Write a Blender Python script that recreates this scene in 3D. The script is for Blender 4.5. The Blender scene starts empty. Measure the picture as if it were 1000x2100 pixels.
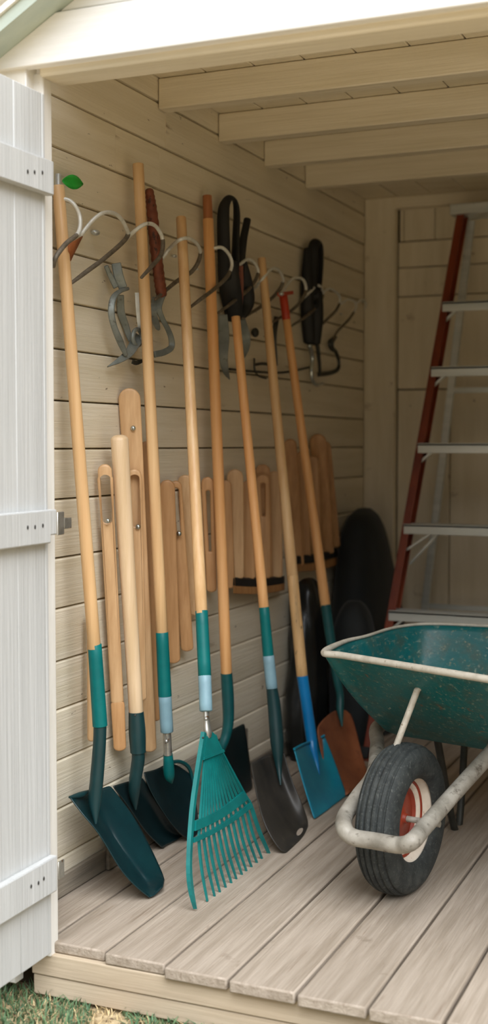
import bpy, bmesh, math, random
from mathutils import Vector, Matrix
random.seed(7)
SC = bpy.context.scene
COL = SC.collection
# ------------------------------------------------------------------ camera
F = 2569.0; PSI = math.radians(23.2); PIT = math.atan(138/F)
CAM = Vector((1.6669, -2.4100, 1.15))
cp, sp, cs, sn = math.cos(PIT), math.sin(PIT), math.cos(PSI), math.sin(PSI)
FW = Vector((-sn*cp, cs*cp, -sp)); RT = Vector((cs, sn, 0)); UP = Vector((-sn*sp, cs*sp, cp))
def P(u, v, x=None, y=None, z=None, pl=None):
    """world point where the sight line (u, v) of the survey photo meets a real plane"""
    r = FW + RT*((u-500)/F) + UP*(-(v-1050)/F)
    if x is not None: t = (x-CAM.x)/r.x
    elif y is not None: t = (y-CAM.y)/r.y
    elif z is not None: t = (z-CAM.z)/r.z
    else:
        n, d = pl
        t = (d-n.dot(CAM))/n.dot(r)
    return CAM + r*t
def R(p, w): return 0.5*w*(p-CAM).dot(FW)/F       # radius in metres of something w px wide
cam = bpy.data.cameras.new('camera'); co = bpy.data.objects.new('camera', cam); COL.objects.link(co)
co.matrix_world = Matrix((( RT.x, UP.x, -FW.x, CAM.x), (RT.y, UP.y, -FW.y, CAM.y), (RT.z, UP.z, -FW.z, CAM.z), (0,0,0,1)))
cam.sensor_fit = 'HORIZONTAL'; cam.sensor_width = 36; cam.lens = 36*F/1000
cam.dof.use_dof = True; cam.dof.focus_distance = 3.25; cam.dof.aperture_fstop = 4.5
SC.camera = co
# ------------------------------------------------------------------ materials
def lin(c):
    f = lambda a: a/12.92 if a <= .04045 else ((a+.055)/1.055)**2.4
    return tuple(f(a/255) for a in c)+(1,)
def M(name, c1, c2=None, scale=(8,8,8), detail=6, lo=.35, hi=.65, rough=.6, metal=0, bump=0, bscale=None, spots=(), island=0, coat=0, sheen=0, spec=.5):
    m = bpy.data.materials.new(name); m.use_nodes = True
    nt = m.node_tree; N = nt.nodes; L = nt.links
    b = N['Principled BSDF']; b.inputs['Roughness'].default_value = rough; b.inputs['Metallic'].default_value = metal
    b.inputs['Coat Weight'].default_value = coat; b.inputs['Sheen Weight'].default_value = sheen
    b.inputs['Specular IOR Level'].default_value = spec
    tc = N.new('ShaderNodeTexCoord')
    def noise(sc, det=6, rgh=.6):
        mp = N.new('ShaderNodeMapping'); mp.inputs['Scale'].default_value = sc
        L.new(tc.outputs['Object'], mp.inputs['Vector'])
        if island:
            g = N.new('ShaderNodeNewGeometry'); ml = N.new('ShaderNodeMath'); ml.operation = 'MULTIPLY'; ml.inputs[1].default_value = 37
            L.new(g.outputs['Random Per Island'], ml.inputs[0])
            cx = N.new('ShaderNodeCombineXYZ')
            for i in range(3): L.new(ml.outputs[0], cx.inputs[i])
            L.new(cx.outputs[0], mp.inputs['Location'])
        n = N.new('ShaderNodeTexNoise'); n.inputs['Scale'].default_value = 1; n.inputs['Detail'].default_value = det; n.inputs['Roughness'].default_value = rgh
        L.new(mp.outputs[0], n.inputs['Vector']); return n
    def ramp(n, lo, hi):
        r = N.new('ShaderNodeMapRange'); r.inputs['From Min'].default_value = lo; r.inputs['From Max'].default_value = hi
        L.new(n.outputs['Fac'], r.inputs['Value']); return r
    def mix(fac, a, bcol):
        x = N.new('ShaderNodeMix'); x.data_type = 'RGBA'
        L.new(fac, x.inputs['Factor'])
        if isinstance(a, tuple): x.inputs['A'].default_value = a
        else: L.new(a, x.inputs['A'])
        if isinstance(bcol, tuple): x.inputs['B'].default_value = bcol
        else: L.new(bcol, x.inputs['B'])
        return x.outputs['Result']
    n1 = noise(scale, detail)
    col = mix(ramp(n1, lo, hi).outputs[0], lin(c1), lin(c2 or c1))
    if island:
        g = N.new('ShaderNodeNewGeometry'); mr = N.new('ShaderNodeMapRange')
        mr.inputs['To Min'].default_value = 1-island; mr.inputs['To Max'].default_value = 1+island
        L.new(g.outputs['Random Per Island'], mr.inputs['Value'])
        hs = N.new('ShaderNodeHueSaturation'); L.new(col, hs.inputs['Color']); L.new(mr.outputs[0], hs.inputs['Value'])
        col = hs.outputs[0]
    for (sc, ssc, a, bb) in spots:
        ns = noise(ssc, 5, .65)
        col = mix(ramp(ns, a, bb).outputs[0], col, lin(sc))
    L.new(col, b.inputs['Base Color'])
    if bump:
        nb = noise(bscale or scale, 5); bp = N.new('ShaderNodeBump'); bp.inputs['Strength'].default_value = bump; bp.inputs['Distance'].default_value = .01
        L.new(nb.outputs['Fac'], bp.inputs['Height']); L.new(bp.outputs[0], b.inputs['Normal'])
    return m
CREAM1, CREAM2 = (216,205,180), (228,218,197)
WALL = M('cream_painted_boards', CREAM1, CREAM2, (9,1.6,26), rough=.55, bump=.25, bscale=(60,4,160), island=.03,
         spots=[((150,128,98),(7,2.2,14),.66,.76), ((92,74,56),(30,14,40),.685,.735)])
BACK = M('cream_painted_planks', CREAM1, CREAM2, (20,9,2.2), rough=.55, bump=.25, bscale=(120,60,5), island=.03,
         spots=[((140,116,86),(6,5,9),.64,.76), ((92,74,56),(22,9,12),.70,.74)])
BEAM = M('cream_painted_beam', CREAM1, CREAM2, (1.5,16,22), rough=.55, bump=.22, bscale=(4,80,120), island=.03,
         spots=[((165,118,80),(2.5,9,12),.66,.78), ((92,74,56),(9,20,22),.715,.75)])
WHITE = M('white_painted_siding', (226,224,218), (236,234,230), (3,30,30), rough=.5, bump=.15, bscale=(3,90,120), spots=[((120,110,95),(14,30,30),.73,.76)])
POSTM = M('white_painted_post', (224,220,210), (234,231,224), (30,30,3), rough=.5, bump=.15, bscale=(90,90,4), spots=[((140,125,100),(20,20,12),.70,.75)])
DOORM = M('white_painted_door', (190,191,189), (200,201,199), (40,26,1.8), rough=.5, bump=.28, bscale=(120,130,2.5), island=.012, spots=[((165,150,128),(14,16,2.2),.71,.80)])
TRIMM = M('grey_green_painted_trim', (172,184,174), (186,196,184), (8,20,8), rough=.5, bump=.1)
DECK = M('weathered_deck_boards', (148,134,117), (174,160,144), (46,2.6,46), detail=8, rough=.7, bump=.35, bscale=(170,6,170), island=.05,
         spots=[((128,110,92),(80,3.2,60),.60,.74), ((112,96,78),(9,6,9),.66,.80), ((84,70,56),(26,16,26),.73,.77)])
RIM = M('pale_sawn_timber', (178,160,136), (196,179,154), (2,30,24), rough=.65, bump=.2, bscale=(4,90,110), spots=[((160,124,84),(3,30,30),.64,.74)])
GROUND = M('soil_with_dry_litter', (150,128,92), (204,184,146), (40,40,40), rough=.9, bump=.5, spots=[((92,74,52),(60,60,60),.54,.62)])
DARKGAP = M('dark_wood_backing', (58,46,34), (70,56,42), rough=.9)
ROOFM = M('roof_felt', (120,120,116), (140,140,136), (30,30,30), rough=.9)
GREYPLK = M('bare_grey_plank', (104,96,84), (140,130,114), (20,2,28), rough=.8, bump=.3, bscale=(90,5,120))
def wood(n, a, b): return M(n, a, b, (55,55,2.4), rough=.42, bump=.06, bscale=(160,160,5), lo=.38, hi=.66, spots=[((150,96,48),(30,30,5),.72,.80)])
HANDLE = wood('varnished_ash', (208,166,116), (222,186,138))
HANDLED = wood('orange_ash', (222,162,102), (234,182,124))
HANDLEP = wood('pale_ash', (212,182,142), (226,198,162))
HANDLEW = M('weathered_ash', (170,136,90), (214,172,118), (45,45,3), rough=.6, bump=.1, spots=[((104,84,58),(60,60,22),.60,.68)])
BROWNW = wood('dark_brown_wood', (150,92,52), (172,108,64))
PADDLE = wood('sanded_beech', (190,150,106), (210,172,128))
PADDLE2 = wood('honey_beech', (176,130,84), (198,152,104))
RIMGRIP = wood('brown_end_grain', (160,112,64), (182,134,84))
TEAL = M('teal_plastic', (1,96,95), (2,106,103), (20,20,20), rough=.45, spec=.3, bump=.04, bscale=(200,200,200))
TEALD = M('dark_teal_paint', (2,66,68), (4,78,78), (14,14,14), rough=.4, spots=[((60,130,128),(40,40,40),.68,.75)])
LBLUE = M('pale_blue_plastic', (118,150,162), (128,162,172), (20,20,20), rough=.45)
RAKE = M('teal_rake_plastic', (4,100,98), (8,114,110), (20,20,20), rough=.36)
STEEL = M('worn_zinc', (176,174,166), (206,204,196), (40,40,40), rough=.35, metal=.85, spots=[((140,98,60),(60,60,60),.60,.68)])
ZINC = M('bright_zinc', (190,196,198), (214,218,220), (30,30,30), rough=.35, metal=.7)
SCOOP = M('bottle_green_enamel', (7,34,38), (11,44,47), (9,9,9), rough=.34, bump=.03, bscale=(60,60,60), spots=[((74,104,100),(120,120,120),.68,.74)])
SCOOPD = M('blackened_green_enamel', (8,26,28), (12,32,34), (12,12,12), rough=.4, spots=[((60,66,60),(50,50,50),.66,.76)])
SOCKET = M('black_green_socket', (12,46,48), (16,54,56), (14,14,14), rough=.42, bump=.03)
DKSHOV = M('sooty_steel', (40,38,34), (56,52,46), (14,14,14), rough=.5, metal=.15, spots=[((78,70,58),(26,26,26),.62,.74)])
BLUE = M('bright_blue_enamel', (0,110,170), (6,122,180), (10,10,10), rough=.35, spots=[((80,170,200),(70,70,70),.68,.72)])
BLUEB = M('turquoise_enamel', (0,112,138), (8,128,150), (10,10,10), rough=.35, spots=[((100,170,180),(50,50,50),.71,.74)])
RUSTY = M('rusty_brown_steel', (132,74,46), (156,94,60), (10,10,12), rough=.55, spots=[((96,52,34),(14,14,14),.58,.70)])
WIRE = M('galvanised_wire', (206,206,198), (224,224,218), (60,60,60), rough=.4, metal=.2, spots=[((150,142,128),(24,24,24),.64,.70)])
WIRED = M('dull_dark_wire', (92,84,72), (124,114,100), (60,60,60), rough=.55, metal=.3)
GREYMET = M('dull_cast_metal', (110,116,112), (132,138,134), (24,24,24), rough=.5, metal=.4, spots=[((80,76,66),(30,30,30),.6,.7)])
DARKMET = M('dark_cast_metal', (50,50,46), (66,66,60), (24,24,24), rough=.5, metal=.4)
CHROME = M('chromed_steel', (190,200,204), (200,208,210), rough=.18, metal=1)
RUSTG = M('rust_red_grip', (104,52,34), (126,68,44), (40,40,14), rough=.6, bump=.3, spots=[((60,32,24),(70,70,40),.58,.64)])
BLACKG = M('black_rubber_grip', (10,10,11), (15,15,16), (30,30,30), rough=.6, bump=.05)
CLOTH = M('charcoal_cover_fabric', (12,17,18), (18,24,25), (14,14,14), rough=.75, bump=.12, bscale=(120,120,120), sheen=.1)
SACKM = M('black_plastic_sack', (14,15,15), (24,27,27), (10,10,10), rough=.32, bump=.35, bscale=(22,22,12))
RED = M('red_rubber_sleeve', (178,54,26), (196,66,32), rough=.45)
LEAFM = M('leaf_green', (36,170,56), (30,150,48), (30,30,30), rough=.45)
LEATHER = M('rust_brown_leather', (150,86,44), (176,106,60), (30,30,30), rough=.7)
LADRED = M('red_brown_fibreglass', (96,34,19), (142,64,33), (12,12,2.5), rough=.4, lo=.3, hi=.75, spots=[((222,196,160),(10,10,9),.705,.72)])
ALU = M('mill_aluminium', (196,202,200), (214,218,216), (3,40,40), rough=.38, metal=.55, spots=[((120,116,106),(20,30,30),.66,.74)])
TRAY = M('scratched_green_enamel', (4,86,88), (12,102,102), (7,7,7), rough=.42, bump=.1, bscale=(80,80,80),
         spots=[((52,84,78),(14,14,14),.48,.66), ((126,142,128),(70,16,90),.58,.72), ((120,124,100),(70,70,70),.60,.70), ((116,80,54),(26,26,14),.64,.72), ((190,190,172),(60,18,60),.71,.74)])
TRIMR = M('worn_grey_rolled_edge', (170,162,146), (190,183,168), (40,40,40), rough=.5, spots=[((130,116,96),(70,70,70),.62,.68)])
TUBEM = M('weathered_grey_tube', (126,120,108), (164,158,146), (16,16,16), rough=.55, metal=.1, bump=.08, bscale=(70,70,70), spots=[((188,136,84),(12,12,12),.68,.74), ((84,76,64),(34,34,34),.56,.68)])
RUBBER = M('tyre_rubber', (30,34,33), (48,52,50), (34,34,34), rough=.75, bump=.2, bscale=(160,160,160), spots=[((84,86,81),(150,150,150),.56,.72), ((66,68,64),(18,18,18),.54,.76)])
RIMM = M('cream_wheel_rim', (206,192,172), (222,210,192), (24,24,24), rough=.45, spots=[((150,112,80),(40,40,40),.64,.72)])
HUBM = M('red_wheel_hub', (122,38,20), (146,54,28), (20,20,20), rough=.5)
GRASSM = M('grass_blades', (64,100,70), (104,126,84), (9,9,9), rough=.6, island=.3)
STRAWM = M('dry_straw', (170,146,104), (206,184,140), (9,9,9), rough=.7, island=.25)
BARK = M('tree_bark', (120,92,70), (150,120,94), (9,9,9), rough=.9)
BLOSSOM = M('russet_leaves', (200,150,116), (222,176,144), (9,9,9), rough=.8, island=.15)
NAILM = M('dark_nail', (46,42,38), rough=.5, metal=.5)
# ------------------------------------------------------------------ building helpers
ORG = {}
def tag(o, label=None, cat=None, group=None, kind=None):
    if label: o['label'] = label
    if cat: o['category'] = cat
    if group: o['group'] = group
    if kind: o['kind'] = kind
    return o
def thing(name, label, cat, loc, group=None):
    o = bpy.data.objects.new(name, None); COL.objects.link(o); o.empty_display_size = .05
    o.location = loc; ORG[o] = Vector(loc); return tag(o, label, cat, group)
def obj(name, b, mat, parent=None, bevel=0, smooth=True, ang=40, solid=0, sub=0, label=None, off=1):
    bmesh.ops.recalc_face_normals(b, faces=b.faces[:])
    if parent is not None: org = ORG[parent]
    else:
        xs = [v.co for v in b.verts]
        lo = [min(c[i] for c in xs) for i in range(3)]; hi = [max(c[i] for c in xs) for i in range(3)]
        org = Vector(((lo[0]+hi[0])/2, (lo[1]+hi[1])/2, lo[2]))
    for v in b.verts: v.co -= org
    me = bpy.data.meshes.new(name); b.to_mesh(me); b.free()
    if smooth:
        me.polygons.foreach_set('use_smooth', [True]*len(me.polygons)); me.set_sharp_from_angle(angle=math.radians(ang))
    me.materials.append(mat)
    o = bpy.data.objects.new(name, me); COL.objects.link(o); ORG[o] = org
    if parent is not None: o.parent = parent
    else: o.location = org
    if sub:
        md = o.modifiers.new('sub', 'SUBSURF'); md.levels = sub; md.render_levels = sub
    if solid:
        md = o.modifiers.new('solid', 'SOLIDIFY'); md.thickness = solid; md.offset = off
    if bevel:
        md = o.modifiers.new('bevel', 'BEVEL'); md.width = bevel; md.segments = 2; md.limit_method = 'ANGLE'; md.angle_limit = math.radians(40)
    if label: o['label'] = label
    return o
def box(b, x0, x1, y0, y1, z0, z1):
    vs = [b.verts.new((x, y, z)) for x in (x0, x1) for y in (y0, y1) for z in (z0, z1)]
    for f in ((0,1,3,2),(4,6,7,5),(0,4,5,1),(2,3,7,6),(0,2,6,4),(1,5,7,3)): b.faces.new([vs[i] for i in f])
    return vs
def bar(b, p, q, w, h, side=Vector((1,0,0))):
    """rectangular bar p to q, w along side, h across"""
    p, q = Vector(p), Vector(q); d = (q-p).normalized(); s = (side-d*side.dot(d)).normalized(); n = d.cross(s)
    vs = [b.verts.new(c+s*(w/2*i)+n*(h/2*j)) for c in (p, q) for i, j in ((-1,-1),(1,-1),(1,1),(-1,1))]
    for f in ((0,1,2,3),(7,6,5,4),(0,4,5,1),(1,5,6,2),(2,6,7,3),(3,7,4,0)): b.faces.new([vs[i] for i in f])
def cat(pts, n):
    """catmull-rom resample of vectors (Vector or tuple), n samples"""
    pts = [tuple(p) for p in pts]; m = len(pts); out = []
    if m == 2: return [tuple(a+(b_-a)*i/(n-1) for a, b_ in zip(*pts)) for i in range(n)]
    for i in range(n):
        t = i/(n-1)*(m-1); k = min(int(t), m-2); f = t-k
        p1, p2 = pts[k], pts[k+1]
        p0 = pts[k-1] if k else tuple(2*a-c for a, c in zip(p1, p2)); p3 = pts[k+2] if k+2 < m else tuple(2*c-a for a, c in zip(p1, p2))
        out.append(tuple(.5*(2*b_+(c-a)*f+(2*a-5*b_+4*c-d)*f*f+(3*b_-a-3*c+d)*f**3) for a, b_, c, d in zip(p0, p1, p2, p3)))
    return out
def tube(b, pts, rad, n=14, res=0, caps=True, closed=False, flat=1.0, flatdir=None, round_end=0):
    if not isinstance(rad, (list, tuple)): rad = [rad]*len(pts)
    q = [tuple(p)+(r,) for p, r in zip(pts, rad)]
    if res: q = cat(q, res)
    C = [Vector(a[:3]) for a in q]; Rr = [max(a[3], 1e-5) for a in q]
    if round_end:
        d = (C[0]-C[1]).normalized(); e = (C[-1]-C[-2]).normalized(); r0, r1 = Rr[0], Rr[-1]
        st = [(1-.0, .0), (.92, .38*round_end), (.7, .7*round_end), (.38, .92*round_end)]
        C = [C[0]+d*r0*k for _, k in reversed(st)][:-1]+C+[C[-1]+e*r1*k for _, k in st][1:]
        Rr = [r0*s for s, _ in reversed(st)][:-1]+Rr+[r1*s for s, _ in st][1:]
    rings = []; m = len(C)
    t0 = (C[1]-C[0]).normalized(); s = flatdir or (Vector((0,0,1)) if abs(t0.z) < .9 else Vector((1,0,0)))
    for i in range(m):
        if closed: t = (C[(i+1) % m]-C[i-1]).normalized()
        else: t = (C[min(i+1, m-1)]-C[max(i-1, 0)]).normalized()
        s = (s-t*s.dot(t)).normalized(); w = t.cross(s)
        rings.append([b.verts.new(C[i]+s*(math.cos(a)*Rr[i]*flat)+w*(math.sin(a)*Rr[i])) for a in (2*math.pi*k/n for k in range(n))])
    for i in range(m if closed else m-1):
        A, B = rings[i], rings[(i+1) % m]
        for k in range(n): b.faces.new((A[k], A[(k+1) % n], B[(k+1) % n], B[k]))
    if caps and not closed: b.faces.new(rings[0]); b.faces.new(rings[-1])
def loft(b, rails, n=18, m=14, close=False):
    """smooth surface through rails (lists of points)"""
    rr = [cat(r, n) for r in rails]
    rows = [cat([r[i] for r in rr], m) for i in range(n)]
    V = [[b.verts.new(p) for p in row] for row in rows]
    for i in range(n-1):
        for j in range(m-1): b.faces.new((V[i][j], V[i][j+1], V[i+1][j+1], V[i+1][j]))
    return V
def lathe(b, c, axis, prof, n=48, up=Vector((0,0,1))):
    axis = axis.normalized(); u = (up-axis*up.dot(axis)).normalized(); w = axis.cross(u)
    rings = []
    for r, a in prof:
        if r < 1e-6: rings.append([b.verts.new(c+axis*a)])
        else: rings.append([b.verts.new(c+axis*a+u*(r*math.cos(2*math.pi*k/n))+w*(r*math.sin(2*math.pi*k/n))) for k in range(n)])
    for A, B in zip(rings, rings[1:]):
        for k in range(n):
            k2 = (k+1) % n
            if len(A) == 1 and len(B) == 1: continue
            if len(A) == 1: b.faces.new((A[0], B[k], B[k2]))
            elif len(B) == 1: b.faces.new((A[k], A[k2], B[0]))
            else: b.faces.new((A[k], A[k2], B[k2], B[k]))
def ball(b, c, r, sx=1, sy=1, sz=1):
    bmesh.ops.create_uvsphere(b, u_segments=14, v_segments=10, radius=1, matrix=Matrix.Translation(c) @ Matrix.Diagonal((r*sx, r*sy, r*sz, 1)))
B = bmesh.new
def structure(name, b, mat, parent=None, **k):
    o = obj(name, b, mat, parent, **k)
    if parent is None: o['kind'] = 'structure'
    return o
# ------------------------------------------------------------------ the shed
XR, YB, ZC = 1.92, 2.83, 2.2
# floor: deck boards running into the shed
b = B(); gaps = [-.0385+.1585*k for k in range(14)]
ends = [.05,.032,.02,.004,-.002,-.008,-.014,-.006,-.004,0,.004,0,0]
for k in range(13):
    box(b, gaps[k]+.004, min(gaps[k+1]-.004, XR+.1), ends[k], YB, -.026+random.uniform(-.001,.001), random.uniform(-.001,.001))
structure('floor', b, DECK, bevel=.004)
b = B(); box(b, .088, XR-.05, .02, .06, -.079, -.027); structure('trim_1', b, RIM, bevel=.003)
b = B(); box(b, .090, XR-.05, .024, .06, -.128, -.081); structure('trim_2', b, RIM, bevel=.003)
b = B(); box(b, .02, XR-.02, .07, YB, -.128, -.03); structure('trim_3', b, DARKGAP)
# left wall: horizontal boards over a dark backing
lev = [-.12,-.026,.099,.226,.351,.48,.604,.737,.865,1.013,1.14,1.261,1.39,1.51,1.637,1.764,1.887,2.011,2.135,2.26]
b = B(); g = .0028; rnd = random.Random(3)
joint = {15:[.82],16:[.60,.86],17:[.90],14:[.80],8:[1.6],12:[1.9],5:[1.15],10:[2.2]}
for i, (z0, z1) in enumerate(zip(lev, lev[1:])):
    ys = [.012]+joint.get(i, [])+[YB+.02]
    for y0, y1 in zip(ys, ys[1:]):
        d = rnd.uniform(-.0015,.001)
        vs = [(-.018, z0+.0008), (d-.001, z0+g), (d, z0+g+.003), (d, z1-g-.004), (d-.004, z1-g), (-.018, z1-.0008)]
        A = [b.verts.new((x, y0+.0008, z)) for x, z in vs]; C2 = [b.verts.new((x, y1-.0008, z)) for x, z in vs]
        n = len(vs)
        for k in range(n): b.faces.new((A[k], A[(k+1) % n], C2[(k+1) % n], C2[k]))
        b.faces.new(A); b.faces.new(C2)
structure('wall_left', b, WALL, ang=30)
b = B(); box(b, -.035, -.0185, .012, YB+.04, -.12, 2.26); structure('trim_4', b, DARKGAP)
# raw strip along the foot of the left wall
b = B(); box(b, .0, .012, .012, YB, 0.002, .058); structure('baseboard_left', b, GREYPLK, bevel=.003)
# back wall: post, short planks over rails, long planks below
b = B()
def zb(v): return P(900, v, y=YB).z
def xb(u): return P(u, 600, y=YB).x
z1, z2, z3, z4 = zb(492), zb(546), zb(606), zb(798)
for a, c in zip([.146,.165,.30,.445,.60,.75,.9,1.05,1.2,1.35,1.5,1.65,1.8], [.162,.297,.441,.597,.747,.897,1.047,1.197,1.347,1.497,1.647,1.797,XR]): box(b, a, c, YB, YB+.02, z1+.004, 2.26)
for a, c in ((z2, z1), (z3, z2), (z4, z3)): box(b, .142, XR, YB-.004, YB+.02, a+.003, c-.001)
for a, c in zip([.142,.374,.555,.73,.9,1.07,1.24,1.41,1.58,1.75], [.37,.551,.726,.896,1.066,1.236,1.406,1.576,1.746,XR]): box(b, a, c, YB, YB+.02, 0, z4-.002)
structure('wall_back', b, BACK, bevel=.0025)
b = B(); box(b, -.02, XR, YB+.021, YB+.04, -.1, 2.3); structure('trim_5', b, DARKGAP)
b = B(); box(b, .002, .139, YB-.045, YB, 0, ZC); structure('trim_6', b, BACK, bevel=.004)
# right wall (beyond the frame) closes the room
b = B(); box(b, XR, XR+.02, .03, YB, -.12, 2.26); structure('wall_right', b, WALL)
# ceiling boards and joists
b = B()
for k in range(13):
    x0 = .004+k*.148; box(b, x0, min(x0+.144, XR), .09, YB, ZC, ZC+.016)
structure('ceiling', b, BEAM, bevel=.003)
for i, y in enumerate((.85, 1.268, 1.65, 2.055)):
    b = B(); box(b, .002, XR, y, y+.052, 2.112, ZC-.001); structure('trim_%d' % (7+i), b, BEAM, bevel=.004)
b = B(); box(b, .13, XR, YB-.05, YB, 2.15, ZC); structure('trim_11', b, BEAM, bevel=.004)
# front: lintel, fascia and gable boards, post, roof
b = B(); box(b, .142, XR, -.002, .088, 1.962, 2.16); structure('trim_12', b, BEAM, bevel=.006)
def slope(x): return 1.992+.571*(x-.04) if x < .96 else 1.992+.571*(1.88-x)
def gable(b, z0, z1, y0, y1):
    def xl(z): return .04+(z-1.992)/.571
    xa, xc = max(.0, xl(z0))if z0 > 1.992 else .012, max(.012, xl(z1))
    xa = max(xa, .012)
    V = []
    for y in (y0, y1):
        V.append([b.verts.new(p) for p in ((xa, y, z0), (1.92-xa, y, z0), (1.92-xc, y, z1), (xc, y, z1))])
    b.faces.new(V[0]); b.faces.new(V[1])
    for k in range(4): b.faces.new((V[0][k], V[0][(k+1) % 4], V[1][(k+1) % 4], V[1][k]))
b = B(); gable(b, 1.978, 2.085, -.03, .0); structure('trim_13', b, WHITE, bevel=.003)
b = B()
for k in range(4): gable(b, 2.088+.11*k, 2.196+.11*k, -.022, .0)
structure('wall_front', b, WHITE, bevel=.003)
b = B(); box(b, .03, .118, -.016, .03, -.03, 1.99); structure('trim_14', b, POSTM, bevel=.003)
b = B(); box(b, .06, .143, .014, .05, -.03, 1.975); structure('trim_15', b, POSTM, bevel=.003)
b = B(); box(b, -.02, .06, -.004, .03, -.1, 1.99); structure('trim_16', b, POSTM, bevel=.003)
b = B(); box(b, 1.82, XR+.02, -.016, .05, -.03, 1.99); structure('trim_17', b, POSTM, bevel=.003)
def rake(b, x0, x1, zoff0, zoff1, y0, y1, sgn):
    f = lambda x: x if sgn > 0 else 1.92-x
    pr = [(f(x0), 1.992+.571*(x0-.04)+zoff0), (f(x1), 1.992+.571*(x1-.04)+zoff0), (f(x1), 1.992+.571*(x1-.04)+zoff1), (f(x0), 1.992+.571*(x0-.04)+zoff1)]
    A = [b.verts.new((x, y0, z)) for x, z in pr]; C2 = [b.verts.new((x, y1, z)) for x, z in pr]
    for k in range(4): b.faces.new((A[k], A[(k+1) % 4], C2[(k+1) % 4], C2[k]))
    b.faces.new(A); b.faces.new(C2)
for sgn, nm in ((1, 'trim_18'), (-1, 'trim_19')):
    b = B(); rake(b, -.25, .959, 0, .03, -.105, .0, sgn); structure(nm, b, TRIMM, smooth=False)
for sgn, nm in ((1, 'trim_20'), (-1, 'trim_21')):
    b = B(); rake(b, -.27, .959, .031, .045, -.113, .0, sgn); structure(nm, b, WHITE, smooth=False)
for sgn in (1, -1):
    b = B(); rake(b, -.08, .959, .34, .37, .0, YB+.1, sgn); structure('roof', b, ROOFM, smooth=False)
# outside cladding of the left wall and the ground
b = B(); box(b, -.06, -.036, -.002, YB+.05, -.12, 2.27); structure('wall_left_outside', b, WHITE)
b = B(); s = 14
vs = [b.verts.new(p) for p in ((-s,-s,-.14),(s,-s,-.14),(s,s,-.14),(-s,s,-.14))]; b.faces.new(vs); structure('ground', b, GROUND)
# ------------------------------------------------------------------ the open door
dx = .163
door = thing('door_1', 'white plank door standing open at the left of the shed', 'door', (dx, -.02, -.005)); door['kind'] = 'structure'
b = B()
ys = [-.012,-.024,-.135,-.25,-.365,-.48,-.595,-.71,-.80]
for y0, y1 in zip(ys, ys[1:]): box(b, dx-.026, dx, y1+.0006, y0-.0006, -.006, 1.918)
obj('panel', b, DOORM, door, bevel=.0018)
for j, (va, vb) in enumerate(((332, 402), (1045, 1113), (1757, 1830))):
    za, zbm = P(112, va, x=dx+.02).z, P(112, vb, x=dx+.02).z
    ye = P((111, 117, 118)[j], (va+vb)/2, x=dx+.02).y
    b = B()
    if j == 1:
        yn = P(105, 1100, x=dx+.02).y; zn = P(112, 1097, x=dx+.02).z
        prof = [(-.79, zbm), (yn, zbm), (yn, zn), (ye, zn), (ye, za), (-.79, za)]
        A = [b.verts.new((dx+.0005, y, z)) for y, z in prof]; C2 = [b.verts.new((dx+.02, y, z)) for y, z in prof]
        b.faces.new(A); b.faces.new(C2)
        for k in range(6): b.faces.new((A[k], A[(k+1) % 6], C2[(k+1) % 6], C2[k]))
    else: box(b, dx+.0005, dx+.02, -.79, ye, zbm, za)
    bt = obj('batten', b, DOORM, door, bevel=.003)
    for (u, v) in (((57, 352), (71, 353), (87, 354)), ((57, 1082), (72, 1081), (88, 1078)), ((64, 1818), (79, 1811), (90, 1802)))[j]:
        p = P(u, v, x=dx+.0205); b = B(); ball(b, p, .0032, .3, 1, 1.5); obj('nail', b, NAILM, bt)
for u0, u1, v0, v1 in ((117, 131, 1050, 1096), (130, 146, 1062, 1083)):
    a = P(u0, v0, x=.13); c = P(u1, v1, x=.13); b = B(); box(b, .128, .132, a.y, c.y, c.z, a.z); obj('hinge', b, STEEL, door, bevel=.002)
a = P(119, 1768, x=.13); c = P(131, 1798, x=.13); b = B(); box(b, .128, .132, a.y, c.y, c.z, a.z); obj('hinge', b, STEEL, door, bevel=.002)
# ------------------------------------------------------------------ long-handled tools
def straight(b, p, q, w0, w1, res=10, n=18):
    tube(b, [p.lerp(q, i/(res-1)) for i in range(res)], [R(p, w0)+(R(q, w1)-R(p, w0))*i/(res-1) for i in range(res)], n, round_end=.25)
def along(p, q, v):      # point of the line p-q that shows at photo row v
    lo, hi = 0., 1.25
    for _ in range(50):
        m_ = (lo+hi)/2; d = p.lerp(q, m_)-CAM; vv = 1050-F*d.dot(UP)/d.dot(FW)
        if vv < v: lo = m_
        else: hi = m_
    return p.lerp(q, lo)
def handle(t, top, end, w0, w1, mat=HANDLE, name='handle'):
    b = B(); straight(b, top, end, w0, w1); return obj(name, b, mat, t)
def sleeve(t, p, q, w0, w1, mat, name='sleeve'):
    b = B(); straight(b, p, q, w0, w1, 6); return obj(name, b, mat, t)
def fl(u, v): return P(u, v, z=.003)
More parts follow.
